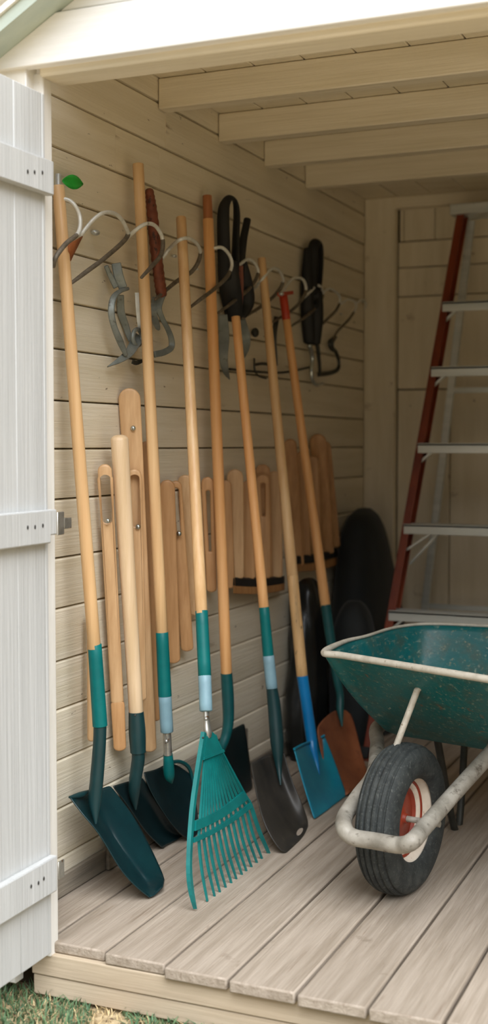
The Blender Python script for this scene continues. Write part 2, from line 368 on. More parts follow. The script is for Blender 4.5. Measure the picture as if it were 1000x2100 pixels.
# a: scoop shovel nearest the door
top, end = P(119.5, 382, x=.032), P(194, 1322, x=.097)
t = thing('scoop_shovel', 'long shovel nearest the door with a plain teal sleeve and glossy dark green scoop', 'shovel', (.12,.38,0))
bot = along(top, end, 1488); bot = P(205, 1488, x=.104)
handle(t, top, P(193.5, 1330, x=.097), 25, 27)
sleeve(t, P(194, 1322, x=.097), bot, 29, 31, TEAL)
b = B(); p0 = P(205, 1486, x=.104); tube(b, [p0, P(203.5,1530,x=.103), P(198,1600,x=.098), P(194,1645,x=.094), P(196,1690,x=.103)], [R(p0,27),R(p0,27),R(p0,28),R(p0,26),R(p0,5)], 16, 24); obj('shaft', b, SOCKET, t)
b = B(); loft(b, [[P(141,1635,x=.05),P(168,1670,x=.09),P(203,1713,x=.13),P(246,1783,x=.175),P(277,1818,x=.2),fl(306,1842)],
      [P(166,1632,x=.045),P(184,1675,x=.07),P(214,1718,x=.104),P(246,1768,x=.145),P(279,1810,x=.178),fl(307,1841)],
      [P(188,1625,x=.04),P(200,1672,x=.062),P(232,1720,x=.098),P(264,1769,x=.138),P(294,1809,x=.172),P(313,1839,z=.004)],
      [P(200,1619,x=.044),P(226,1667,x=.075),P(247,1724,x=.11),P(282,1772,x=.15),P(308,1808,x=.182),P(320,1834,z=.006)],
      [P(225,1611,x=.06),P(272,1674,x=.105),P(308,1740,x=.155),P(331,1790,x=.187),P(336,1808,x=.196),P(335,1818,z=.018)]], 26, 22)
obj('blade', b, SCOOP, t, solid=.003, sub=1)
b = B(); tube(b, [P(142,1635,x=.05),P(165,1630,x=.058),P(184,1622,x=.06)], [.003,.008,.004], 10, 14); obj('footrest', b, SOCKET, t)
b = B(); q = P(119, 357, x=.032); tube(b, [P(119,383,x=.032), q], R(q, 13), 14); obj('cap', b, ZINC, t, label='bare zinc cap')
# leaf stuck at the head of that shovel
b = B(); p0, p1 = P(127, 371, x=.03), P(169, 378, x=.035); ctr = [p0.lerp(p1, i/10) for i in range(11)]
for i in range(11): ctr[i] += Vector((.006*math.sin(math.pi*i/10), 0, 0))
wd = [0.004,.010,.0145,.017,.0178,.017,.0155,.0125,.009,.005,.0008]
VV = [[b.verts.new(c+Vector((.5*abs(k)*.006, 0, k*w))) for k in (-1,-.5,0,.5,1)] for c, w in zip(ctr, wd)]
for i in range(10):
    for k in range(4): b.faces.new((VV[i][k], VV[i][k+1], VV[i+1][k+1], VV[i+1][k]))
tag(obj('leaf', b, LEAFM, solid=.0008), 'single bright green leaf caught beside the top of the shovel nearest the door', 'leaf')
# b: second tall handle, teal and pale blue sleeves
top, end = P(283, 337, x=.045), P(332, 1297, x=.098)
t = thing('round_shovel', 'tallest shovel, teal and pale blue sleeves, dark rolled-edge blade, left of the rake', 'shovel', (.1,.8,0))
handle(t, top, P(332, 1300, x=.098), 23, 25)
mid, low = P(338, 1427, x=.104), P(342, 1500, x=.107)
sleeve(t, end, mid, 26, 28, TEAL); sleeve(t, mid, low, 27, 27, LBLUE)
b = B(); p0 = low; tube(b, [low, P(344,1548,x=.107)], R(low, 17), 14); fr = obj('ferrule', b, STEEL, t)
b = B(); ball(b, P(341,1520,x=.118), .006); obj('rivet', b, STEEL, fr)
b = B(); tube(b, [P(344,1540,x=.106),P(345,1560,x=.105),P(347,1590,x=.10),P(352,1606,x=.098)], [R(p0,17),R(p0,21),R(p0,22),R(p0,4)], 14, 16); obj('socket', b, TEAL, t)
b = B(); loft(b, [[P(293,1584,x=.04),P(308,1623,x=.06),P(340,1676,x=.085),P(366,1708,x=.1),fl(386,1722)],
      [P(318,1578,x=.035),P(338,1628,x=.05),P(362,1672,x=.075),P(384,1704,x=.09),fl(398,1716)],
      [P(352,1566,x=.04),P(368,1620,x=.06),P(384,1668,x=.08),P(396,1698,x=.09),fl(405,1709)],
      [P(392,1590,x=.06),P(398,1630,x=.08),P(404,1668,x=.1),P(408,1690,x=.1),fl(411,1703)]], 20, 18)
obj('blade', b, SCOOPD, t, solid=.003, sub=1)
b = B(); tube(b, [P(335,1578,x=.06),P(345,1566,x=.062),P(368,1562,x=.06),P(386,1573,x=.064),P(394,1595,x=.068),P(398,1618,x=.075)], [.005,.006,.006,.006,.005,.003], 10, 24); obj('rolled_edge', b, TEALD, t, label='teal rolled edge')
# c: short shovel
top, end = P(245, 902, x=.062), P(279, 1462, x=.075)
t = thing('coal_shovel', 'short pale-handled shovel with a dark socket and black blade between two scoops', 'shovel', (.06,.65,0))
b = B(); tube(b, [top.lerp(end, i/9) for i in range(10)], [R(top,37)-(R(top,37)-R(end,30))*min(1,i/7) for i in range(10)], 18, round_end=.6); obj('handle', b, HANDLEP, t)
b = B(); p0 = P(279,1460,x=.076); tube(b, [p0, P(281,1500,x=.078), P(283,1543,x=.08)], [R(p0,31),R(p0,35),R(p0,32)], 16, 10); tube(b, [P(283,1540,x=.08),P(283,1560,x=.078),P(277,1600,x=.066),P(275,1628,x=.058),P(278,1660,x=.056)], [R(p0,27),R(p0,27),R(p0,26),R(p0,22),R(p0,4)], 16, 20)
sk = obj('socket', b, SOCKET, t); b = B(); ball(b, P(277,1467,x=.093), .003); obj('rivet', b, DARKMET, sk)
b = B(); loft(b, [[P(230,1612,x=.03),P(262,1655,x=.045),P(297,1705,x=.055),fl(332,1740)],
      [P(250,1606,x=.025),P(276,1650,x=.035),P(310,1704,x=.045),fl(342,1733)],
      [P(270,1600,x=.028),P(306,1655,x=.038),P(340,1704,x=.05),fl(360,1724)],
      [P(291,1594,x=.04),P(324,1650,x=.055),P(362,1704,x=.07),fl(373,1716)]], 18, 16)
obj('blade', b, SCOOPD, t, solid=.003, sub=1)
# d: leaf rake
rn = Vector((1, 0, .155)); rd = .362
def K(u, v, off=0): return P(u, v, pl=(rn, rd+off))
top, end = P(371, 447, x=.085), K(413, 1253)
t = thing('leaf_rake', 'teal plastic leaf rake with fanned tines and a pale blue collar', 'rake', (.36,.57,0))
handle(t, top, K(413, 1258), 21, 25)
sleeve(t, end, K(419.5,1386), 26, 27, TEAL); sleeve(t, K(419.5,1386), K(422,1457), 27, 27, LBLUE)
b = B(); tube(b, [K(422,1455), K(424,1482), K(426,1502), K(428,1512)], [R(end,16),R(end,17),R(end,22),R(end,14)], 14, 14, flat=.7, flatdir=rn); fr = obj('ferrule', b, STEEL, t)
b = B(); ball(b, K(422,1474,.014), .0055); obj('rivet', b, STEEL, fr)
def ribbon(b, pts, ws, th, off=0):
    q = cat([tuple(K(u, v, off))+(w,) for (u, v), w in zip(pts, ws)], 16)
    nrm = rn.normalized(); prev = None
    for i, a in enumerate(q):
        c = Vector(a[:3]); d = Vector(q[min(i+1, 15)][:3])-Vector(q[max(i-1, 0)][:3]); s = nrm.cross(d).normalized(); w = R(c, a[3])
        ring = [b.verts.new(c+s*w*i2+nrm*th*j2) for i2, j2 in ((-1,-.5),(1,-.5),(.75,.5),(-.75,.5))]
        if prev:
            for k in range(4): b.faces.new((prev[k], prev[(k+1) % 4], ring[(k+1) % 4], ring[k]))
        else: b.faces.new(ring)
        prev = ring
    b.faces.new(prev)
def poly(b, pts, th, off=0):
    nrm = rn.normalized(); A = [b.verts.new(K(u, v, off)-nrm*th/2) for u, v in pts]; C2 = [b.verts.new(K(u, v, off)+nrm*th/2) for u, v in pts]; n = len(pts)
    b.faces.new(A); b.faces.new(C2)
    for k in range(n): b.faces.new((A[k], A[(k+1) % n], C2[(k+1) % n], C2[k]))
tips = [(400,1863),(425,1848),(440,1838),(451,1830),(463,1821),(475,1813),(485,1804),(497,1797),(506,1789),(517,1782),(528,1773),(539,1766),(553,1754)]
hubL, hubR, bnL, bnR = (417,1552), (452,1538), (403,1690), (500,1628)
lerp2 = lambda a, c, f: (a[0]+(c[0]-a[0])*f, a[1]+(c[1]-a[1])*f)
b = B()
poly(b, [(424,1503),(432,1500),(439,1507),(447,1522),(456,1541),(415,1556),(419,1528)], .007)
poly(b, [(415,1553),(455,1537),(457,1542),(414,1559)], .012)
for k in range(6):
    f0, f1 = k/6, (k+1)/6
    a0, a1 = lerp2((400,1683),(499,1622),f0), lerp2((400,1683),(499,1622),f1); c0, c1 = lerp2((399,1704),(508,1638),f0), lerp2((399,1704),(508,1638),f1)
    bow = lambda f: 7*math.sin(math.pi*f)
    poly(b, [(a0[0], a0[1]+bow(f0)), (a1[0], a1[1]+bow(f1)), (c1[0], c1[1]+bow(f1)), (c0[0], c0[1]+bow(f0))], .007, .003)
    a0, a1 = lerp2((397,1718),(512,1646),f0), lerp2((397,1718),(512,1646),f1); c0, c1 = lerp2((397,1728),(516,1655),f0), lerp2((397,1728),(516,1655),f1)
    poly(b, [(a0[0], a0[1]+bow(f0)), (a1[0], a1[1]+bow(f1)), (c1[0], c1[1]+bow(f1)), (c0[0], c0[1]+bow(f0))], .007, .003)
for k in range(1, 15):
    f = k/15; ribbon(b, [lerp2(hubL, hubR, f), lerp2(bnL, bnR, f)], [1.5, 4.0], .006)
obj('rake_head', b, RAKE, t, smooth=False)
b = B(); ribbon(b, [(418,1503),(409,1560),(397,1640),(391,1705),(388,1766),(389,1802),(393,1832),(400,1864)], [13,13,13,13,13,14,11,1.5], .010); edge = obj('tine', b, RAKE, t, smooth=False)
b = B(); ball(b, K(416,1513,.012), .0028); obj('rivet', b, DARKMET, edge)
for k in range(1, 13):
    f = k/12; s0 = lerp2(hubL, hubR, f); s1 = lerp2(bnL, bnR, f); s2 = lerp2((398,1726),(514,1652),f); tp = tips[k]
    m1 = (s2[0]*.5+tp[0]*.5-2.5, s2[1]*.5+tp[1]*.5)
    b = B(); ribbon(b, [s1, s2, m1, tp], [4.5, 7.5, 8, 4], .005) if k < 12 else ribbon(b, [(440,1508), s0, s1, s2, m1, tp], [7,6,7,8,8,4], .008)
    obj('tine', b, RAKE, t, smooth=False)
# e: bent-neck shovel behind the rake
top, end = P(424.5, 402, x=.03), P(464, 1380, x=.098)
t = thing('drain_spade', 'shovel with bent dark teal neck and black blade half hidden behind the teal rake', 'spade', (.05,1.3,0))
j = along(top, end, 450); b = B(); straight(b, top, j, 19, 20, 4); obj('handle_end', b, BROWNW, t, label='darker brown handle end')
handle(t, j, along(top, end, 1382), 22, 23, HANDLED)
b = B(); p0 = end; tube(b, [end, P(467,1430,x=.1), P(468,1475,x=.102), P(464,1505,x=.098), P(456,1530,x=.09), P(452,1552,x=.08)], [R(p0,24),R(p0,25),R(p0,23),R(p0,21),R(p0,18),R(p0,8)], 16, 26); obj('neck', b, TEALD, t)
b = B(); loft(b, [[P(438,1524,x=.035),P(446,1580,x=.06),P(458,1650,x=.075)],
     [P(470,1500,x=.02),P(480,1570,x=.045),fl(490,1636)],
     [P(501,1483,x=.03),P(510,1545,x=.05),fl(518,1616)]], 14, 12); obj('blade', b, SCOOPD, t, solid=.003, sub=1)
# f: dark shovel right of the rake
top, end = P(483, 650, x=.105), P(541, 1246, x=.215)
t = thing('digging_shovel', 'shovel right of the rake, with teal and pale blue sleeves and a sooty black blade', 'shovel', (.36,1.0,0))
handle(t, top, P(541.3, 1250, x=.215), 18, 21, HANDLED)
mid, low = P(550, 1345, x=.23), P(557, 1411, x=.242)
sleeve(t, end, mid, 21, 23, TEAL); sleeve(t, mid, low, 24, 24, LBLUE)
b = B(); p0 = low; tube(b, [low, P(562,1450,x=.25), P(567,1510,x=.262), P(569,1540,x=.268), P(571,1570,x=.275), P(575,1610,x=.29)], [R(p0,23),R(p0,27),R(p0,28),R(p0,24),R(p0,14),R(p0,3)], 16, 26); obj('socket', b, SOCKET, t)
b = B(); loft(b, [[P(515,1566,x=.255),P(522,1605,x=.285),P(535,1665,x=.33),P(552,1708,x=.365),P(573,1740,x=.395),fl(587,1748)],
     [P(541,1551,x=.235),P(552,1610,x=.27),P(570,1670,x=.32),P(588,1716,x=.37),fl(604,1732)],
     [P(562,1545,x=.245),P(578,1605,x=.28),P(598,1665,x=.325),P(612,1700,x=.36),fl(619,1716)],
     [P(581,1541,x=.275),P(598,1600,x=.31),P(618,1645,x=.345),P(630,1680,x=.365),fl(631,1696)]], 22, 18)
obj('blade', b, DKSHOV, t, solid=.003, sub=1)
# g: blue square spade
top, end = P(536, 530, x=.07), P(619, 1384, x=.235)
t = thing('square_spade', 'square-bladed spade with a bright blue socket beside the wheelbarrow', 'spade', (.36,1.3,0))
jn = along(top, end, 1180); handle(t, top, jn, 17, 23, HANDLE); handle(t, jn, along(top, end, 1386), 23, 23, HANDLEW, 'handle_end')['label'] = 'weathered grey-brown handle end'
b = B(); p0 = end; tube(b, [end, P(629,1450,x=.248), P(638,1512,x=.262), P(641,1535,x=.272), P(648,1565,x=.288), P(655,1598,x=.31)], [R(p0,23),R(p0,23),R(p0,23),R(p0,20),R(p0,13),R(p0,2)], 16, 24); obj('socket', b, BLUE, t)
b = B(); loft(b, [[P(603,1536,x=.285),P(617,1588,x=.315),P(631,1636,x=.345),fl(645,1680)],
     [P(622,1527,x=.27),P(640,1580,x=.30),P(655,1625,x=.335),fl(667,1664)],
     [P(646,1519,x=.255),P(662,1565,x=.295),P(677,1608,x=.33),fl(690,1646)],
     [P(665,1509,x=.275),P(682,1550,x=.31),P(697,1592,x=.345),fl(711,1631)]], 18, 16)
obj('blade', b, BLUEB, t, solid=.003, sub=1)
b = B(); tube(b, [P(603,1536,x=.287),P(622,1526,x=.273),P(646,1518,x=.258),P(665,1508,x=.278)], .004, 8, 16); obj('tread', b, BLUEB, t)
# h: brown shovel at the back
top, end = P(580, 604, x=.055), P(667, 1240, x=.195)
t = thing('rusty_shovel', 'shovel with a teal neck and rust-brown blade just left of the wheelbarrow wheel', 'shovel', (.37,1.6,0))
j = along(top, end, 655); b = B(); straight(b, top, j, 17, 17, 4); obj('handle_end', b, RED, t, label='red rubber end sleeve'); handle(t, j, P(667.2, 1243, x=.195), 16, 21, HANDLED)
b = B(); p0 = end; tube(b, [end, P(678,1315,x=.215), P(690,1390,x=.238), P(697,1425,x=.25), P(697,1455,x=.255), P(701,1490,x=.27)], [R(p0,21),R(p0,20),R(p0,17),R(p0,16),R(p0,15),R(p0,3)], 14, 26); obj('neck', b, TEALD, t)
b = B(); loft(b, [[P(676,1463,x=.235),P(658,1480,x=.25),P(650,1500,x=.262),P(662,1560,x=.29),P(695,1640,x=.335)],
     [P(686,1458,x=.23),P(682,1482,x=.245),P(680,1512,x=.26),P(698,1570,x=.30),P(713,1629,z=.01)],
     [P(697,1457,x=.228),P(704,1482,x=.245),P(708,1510,x=.262),P(724,1565,x=.31),fl(736,1612)],
     [P(707,1456,x=.235),P(720,1470,x=.25),P(729,1500,x=.275),P(742,1550,x=.325),fl(755,1593)]], 22, 18)
obj('blade', b, RUSTY, t, solid=.003, sub=1)
b = B(); bar(b, P(572,604,x=.075), P(598,600,x=.06), .012, .012); obj('lever', b, RED, t)
b = B(); ball(b, P(576,603,x=.08), .010, 1, 1, .7); obj('clip', b, ZINC, t)
# bare plank on edge against the wall behind the scoops
b = B(); box(b, .0135, .024, .50, 1.46, .003, .19); tag(obj('plank', b, GREYPLK, bevel=.003), 'bare grey plank standing on edge along the wall foot behind the shovels', 'plank')
# ------------------------------------------------------------------ wire hooks along the wall
t = thing('hook_rack', 'coiled wire rack of hooks across the left wall holding the handles', 'rack', (.03, 1.3, 1.55))
hk = [
 [(118,412,.03),(135,409,.05),(152,420,.07),(164,447,.08),(160,478,.085),(135,500,.09),(114,528,.085),(110,547,.075)],
 [(166,482,.03),(190,452,.05),(214,436,.07),(240,441,.075),(258,466,.07),(259,488,.06),(216,528,.05),(176,558,.05),(147,580,.052)],
 [(257,492,.03),(278,472,.075),(300,459,.095),(319,464,.10),(333,490,.10),(330,522,.10),(310,547,.10),(290,569,.095)],
 [(331,532,.03),(350,507,.06),(368,492,.11),(387,489,.12),(405,502,.11),(410,526,.09),(394,556,.06),(362,577,.045),(318,614,.04)],
 [(438,509,.05),(455,508,.07),(470,523,.08),(475,545,.08),(464,569,.075),(440,592,.07),(412,613,.075),(390,630,.04)],
 [(473,562,.03),(490,544,.05),(508,532,.06),(522,540,.065),(529,560,.065),(514,588,.06),(480,617,.055),(447,642,.05)],
 [(521,592,.03),(538,572,.08),(557,551,.09),(572,555,.085),(580,577,.07),(566,602,.05),(540,625,.04),(498,652,.035)],
 [(580,597,.03),(594,577,.045),(608,569,.055),(622,575,.06),(627,595,.06),(617,617,.055),(594,639,.045),(545,668,.03)],
 [(620,613,.03),(636,598,.045),(650,585,.055),(659,592,.06),(662,604,.06),(653,623,.055),(632,645,.045),(592,672,.03)],
 [(662,600,.03),(675,592,.045),(690,600,.05),(697,614,.05),(689,636,.045),(668,657,.04),(646,678,.03)],
 [(700,622,.02),(714,614,.035),(727,619,.04),(729,632,.04),(715,655,.035),(692,679,.03),(680,700,.03)],
 [(733,620,.015),(742,615,.025),(750,622,.03),(747,634,.03)]]
for i, h in enumerate(hk):
    b = B(); pts = [P(u, v, x=x) for u, v, x in h]; s = P(h[0][0], h[0][1], x=.008)
    w = max(4.6, 9-.42*i); tp = [1]*len(pts); tp[-1] = .75
    q = cat([tuple(s_)+(R(s_, w*f),) for s_, f in zip([s]+pts, [1]+tp)], 61); cut = 38 if i != 4 else 34
    if i in (1, 2, 3, 4, 5, 6, 7, 8, 9, 10): ps = (q[:cut+1], q[cut:])
    elif i == 0: ps = (q[:40], q[39:])
    else: ps = (q,)
    hook = None
    for j, part in enumerate(ps):
        b = B(); tube(b, [c[:3] for c in part], [c[3]*(1+.12*j) for c in part], 10, round_end=.8)
        if j == 0: hook = obj('hook', b, WIRE, t)
        else: obj('arm', b, WIRED, hook, label='dull darkened arm')
for u, v, w in ((196,477,22),(357,525,14),(404,552,9),(475,567,9),(656,628,8),(699,644,7)):
    b = B(); q = P(u, v, x=.014); ball(b, q, R(q, w), .8, 1, .55); obj('screw', b, ZINC, t)
# leather scrap on the first hook
b = B(); vs = [P(u, v, x=x) for u, v, x in ((138,500,.066),(153,493,.064),(168,484,.06),(160,500,.055),(150,520,.05),(143,535,.045))]
b.faces.new([b.verts.new(p) for p in vs]); tag(obj('leather_scrap', b, LEATHER, solid=.003), 'torn rust-brown leather scrap on the hook nearest the door', 'scrap')
# ------------------------------------------------------------------ wooden paddles hung on the wall
def flat2d(outline, hole, th, bevel):
    cu = bpy.data.curves.new('outline', 'CURVE'); cu.dimensions = '2D'; cu.fill_mode = 'BOTH'; cu.extrude = th/2-bevel; cu.bevel_depth = bevel; cu.bevel_resolution = 3
    for pts in (outline, hole):
        if not pts: continue
        s = cu.splines.new('POLY'); s.points.add(len(pts)-1); s.use_cyclic_u = True
        for p, q in zip(s.points, pts): p.co = (q[0], q[1], 0, 1)
    o = bpy.data.objects.new('outline', cu); COL.objects.link(o)
    me = bpy.data.meshes.new_from_object(o.evaluated_get(bpy.context.evaluated_depsgraph_get()))
    COL.objects.unlink(o); bpy.data.objects.remove(o); bpy.data.curves.remove(cu)
    b = bmesh.new(); b.from_mesh(me); bpy.data.meshes.remove(me)
    bmesh.ops.remove_doubles(b, verts=b.verts[:], dist=1e-5); return b
def capsule(L, wt, wb, n=10, sq=.0):
    """outline from (0,0) at the top to (0,-L), widths wt and wb, round ends"""
    o = []
    for k in range(n+1):
        a = math.pi*k/n; o.append((wt/2*math.cos(a), -wt/2+wt/2*math.sin(a)))
    if sq: o += [(-wb/2, -L+.004), (-wb/2+.004, -L), (wb/2-.004, -L), (wb/2, -L+.004)]
    else:
        for k in range(n+1):
            a = math.pi+math.pi*k/n; o.append((wb/2*math.cos(a), -L+wb*.32+wb*.32*math.sin(a)))
    return o
def slat(parent, name, top, bot, wt, wb, mat, slot=None, th=.018, sq=0, xk=.03, bevel=.005, extra=None):
    p, q = P(*top, x=xk), P(*bot, x=xk); dn = (q-p); L = dn.length; dn.normalize()
    vw = (p-CAM); vw.z = 0; vw.normalize(); s = Vector((0,0,1)).cross(vw); s = -s if s.dot(RT) < 0 else s
    s = (s-dn*s.dot(dn)).normalized(); n = s.cross(-dn)
    sc = (p-CAM).dot(FW)/F
    hole = None
    if slot:
        y0, y1, w = (slot[0]-top[1])/(bot[1]-top[1])*L, (slot[1]-top[1])/(bot[1]-top[1])*L, slot[2]*sc
        hole = [(x, y-y0+bevel) for x, y in capsule(y1-y0+2*bevel, w+2*bevel, w*.62+2*bevel)]
    b = flat2d([(x, y-bevel) for x, y in capsule(L-2*bevel, wt*sc-2*bevel, wb*sc-2*bevel, sq=sq)], hole, th, bevel)
    Mx = Matrix(((s.x, -dn.x, n.x, p.x), (s.y, -dn.y, n.y, p.y), (s.z, -dn.z, n.z, p.z), (0,0,0,1)))
    bmesh.ops.transform(b, matrix=Mx, verts=b.verts[:])
    return b
def paddle(label, top, bot, wt, wb, mat=PADDLE, slot=None, screw=None, xk=.03, sq=0, tip=None, th=.018, group='wooden paddles hung on the left wall'):
    p, q = P(*top, x=xk), P(*bot, x=xk)
    t = thing('wooden_paddle', label, 'paddle', (p.x, (p.y+q.y)/2, q.z), None)
    if group: t['group'] = group
    if tip:
        f = (tip-top[1])/(bot[1]-top[1]); m = (top[0]+(bot[0]-top[0])*f, tip)
        obj('body', slat(t, '', top, m, wt, wb, mat, slot, th, 1, xk), mat, t, ang=50)
        obj('tip', slat(t, '', (m[0], m[1]-9), bot, wb+1, wb-1, PADDLE2, None, th+.002, 0, xk), PADDLE2, t, ang=50, label='darker tip')
    else: obj('body', slat(t, '', top, bot, wt, wb, mat, slot, th, sq, xk), mat, t, ang=50)
    if screw:
        b = B(); c = P(*screw, x=xk+.011); ball(b, c, R(c, 11)); obj('screw', b, CHROME, t)
    return t
paddle('tall wide paddle rising above all the others behind the pale short shovel', (264,796), (308,1541), 45, 28, PADDLE, screw=(273,878), xk=.030)
paddle('slotted paddle left of the pale short shovel, slot showing the wall and darker tip', (214,952), (246,1539), 29, 27, PADDLE, (976,1068,17), (221,1068), .034, tip=1442)
paddle('slotted paddle right of the pale short shovel with a long open slot and screw', (275,962), (291,1436), 29, 20, PADDLE, (976,1076,16), (283,1080), .042)
paddle('thin wooden strip mostly hidden behind the teal sleeve nearest the door', (186,1255), (188,1520), 16, 18, PADDLE, xk=.03)
paddle('narrow paddle behind the tallest shovel handle, ending left of its sleeve', (298,905), (319,1478), 22, 20, PADDLE2, xk=.022)
paddle('dark paddle just right of the tallest shovel handle, rounded foot', (342,984), (356,1360), 32, 28, PADDLE2, xk=.026)
paddle('slotted paddle between the tallest shovel handle and the rake handle', (359,986), (384,1335), 26, 27, PADDLE2, (1000,1090,11), (367,1094), .036)
paddle('rounded paddle mostly hidden behind the rake handle', (378,974), (402,1262), 30, 24, PADDLE, xk=.026)
paddle('slotted paddle just left of the bent-neck spade handle', (425,978), (434,1214), 27, 22, PADDLE2, (1005,1130,8), None, .03)
def bundle(label, slats, base, xk, band):
    t = thing('slat_bundle', label, 'bundle', P((base[0]+base[1])/2, base[3], x=.04), 'strapped slat bundles')
    for top, bot, wt, wb, mat, slot, dx_ in slats:
        obj('slat', slat(t, '', top, bot, wt, wb, mat, slot, .016, 1, xk+dx_), mat, t, ang=50)
    for nm, v0, v1, mat, gr in (('band', band[0], band[1], BLACKG, .004), ('base', base[2], base[3], RIMGRIP, .006)):
        u0, u1 = base[0], base[1]; p, q = P(u0, v0, x=xk+.004), P(u1, band[2] if nm == 'band' else base[4], x=xk+.004)
        h = (P(u0, v0, x=xk)-P(u0, v1, x=xk)).length
        vw = ((p+q)/2-CAM); vw.z = 0; vw.normalize(); b = B(); d = q-p; L = d.length
        V = []
        for k in range(13):
            f = k/12; c = p+d*f; bow = math.sin(math.pi*f)
            o = -vw*(.019+.012*bow)
            V.append([b.verts.new(c+o+Vector((0,0,-.006*bow))), b.verts.new(c+o+Vector((0,0,-h-.006*bow))), b.verts.new(c+vw*.010+Vector((0,0,-h-.004*bow))), b.verts.new(c+vw*.010+Vector((0,0,-.004*bow)))])
        for A, C2 in zip(V, V[1:]):
            for k in range(4): b.faces.new((A[k], A[(k+1) % 4], C2[(k+1) % 4], C2[k]))
        b.faces.new(V[0]); b.faces.new(V[-1]); obj(nm, b, mat, t, bevel=.002)
    return t
bundle('nearer bundle of wooden slats strapped with a black band on the left wall',
   [((538,952),(545,1184),30,30,PADDLE2,None,-.012),((463,985),(472,1206),22,20,PADDLE2,None,-.004),((481,962),(489,1186),34,24,PADDLE,None,.004),((508,985),(511,1187),26,26,PADDLE2,None,0),((538,972),(543,1186),30,26,PADDLE2,(990,1058,9),.002),((562,966),(567,1184),30,25,PADDLE,None,.006)],
   (478,583,1200,1216,1195), .038, (1184,1200,1181))
bundle('farther bundle of wooden slats with a black band, above the black sacks',
   [((594,900),(613,1160),26,22,PADDLE2,None,0),((618,925),(626,1145),24,22,PADDLE2,None,-.006),((640,935),(648,1142),24,24,PADDLE2,None,-.004),((650,890),(672,1135),34,26,PADDLE2,None,.004),((664,905),(687,1122),26,22,PADDLE2,None,.0)],
   (608,690,1156,1172,1143), .036, (1140,1156,1126))
# ------------------------------------------------------------------ cutting tools and brackets on the wall
def X(pts): return [P(u, v, x=x) for u, v, x in pts]
def strap(b, pts, ws, thick=.004, res=24, dirv=Vector((1,0,0))):
    """flat metal strap; ws = widths in photo px"""
    q = cat([tuple(p)+(R(p, w),) for p, w in zip(X(pts), ws)], res); prev = None
    for i, a in enumerate(q):
        c = Vector(a[:3]); d = (Vector(q[min(i+1, res-1)][:3])-Vector(q[max(i-1, 0)][:3])).normalized()
        vw = (c-CAM).normalized(); s = vw.cross(d).normalized(); n = s.cross(d)
        ring = [b.verts.new(c+s*a[3]*i2+n*thick*j2) for i2, j2 in ((-1,-.5),(1,-.5),(1,.5),(-1,.5))]
        if prev:
            for k in range(4): b.faces.new((prev[k], prev[(k+1) % 4], ring[(k+1) % 4], ring[k]))
        else: b.faces.new(ring)
        prev = ring
    b.faces.new(prev)
t = thing('metal_bracket', 'old grey cast bracket with forked head and curved arm on the left wall', 'bracket', P(255, 750, x=.02))
b = B(); strap(b, [(238,540,.035),(243,565,.04),(252,590,.045)], [20,20,18], .016); strap(b, [(217,545,.02),(226,565,.025),(238,590,.035)], [9,11,12], .014); obj('fork', b, GREYMET, t, bevel=.003)
b = B(); strap(b, [(262,592,.05),(245,598,.05),(232,612,.05),(228,640,.05),(234,670,.05),(246,700,.048),(258,728,.045)], [7,9,13,14,13,14,9], .012); obj('arm', b, GREYMET, t, bevel=.003)
b = B(); strap(b, [(247,605,.02),(248,640,.012),(258,670,.012),(268,700,.02)], [14,16,14,10], .006); obj('back_strap', b, GREYMET, t, bevel=.002)
b = B(); strap(b, [(285,690,.03),(276,705,.035),(264,724,.04),(246,738,.035),(221,752,.02)], [26,22,18,12,2], .01); obj('spike', b, GREYMET, t, bevel=.002)
b = B(); tube(b, [P(281+9*math.cos(a), 692+17*math.sin(a), x=.04) for a in (k*2*math.pi/16 for k in range(16))], .006, 8, closed=True); obj('ring', b, GREYMET, t)
b = B(); strap(b, [(272,742,.02),(280,744,.022),(292,740,.02)], [9,9,6], .006); obj('foot', b, DARKMET, t)
b = B(); strap(b, [(283,600,.03),(285,635,.03),(288,672,.03)], [13,13,11], .01); tag(obj('chalk_marker', b, ZINC), 'whitish upright metal strip mostly hidden by the tallest shovel handle', 'strip')
t = thing('pruning_saw', 'hand tool with a ribbed rust-brown grip and bent grey arm behind the tallest handle', 'hand tool', P(335, 725, x=.02))
b = B(); pts = [Vector(q) for q in cat(X([(306,392,.03),(311,430,.03),(318,500,.032),(325,560,.034),(331,604,.036)]), 90)]; tube(b, pts, [R(pts[0], 21+7*min(1, i/30))*(1+.05*math.sin(i*1.05)) for i in range(90)], 14, flat=.8, round_end=.6); gp = obj('grip', b, RUSTG, t)
b = B(); strap(b, [(330,603,.036),(325,630,.036),(332,652,.04),(344,675,.045),(351,695,.045),(351,712,.045),(337,722,.04),(316,727,.03)], [20,14,11,11,12,13,13,13], .008, 34); obj('arm', b, GREYMET, t, bevel=.002)
b = B(); strap(b, [(318,610,.03),(314,640,.03),(322,668,.025),(326,676,.025)], [10,14,12,4], .006); obj('jaw', b, GREYMET, t)
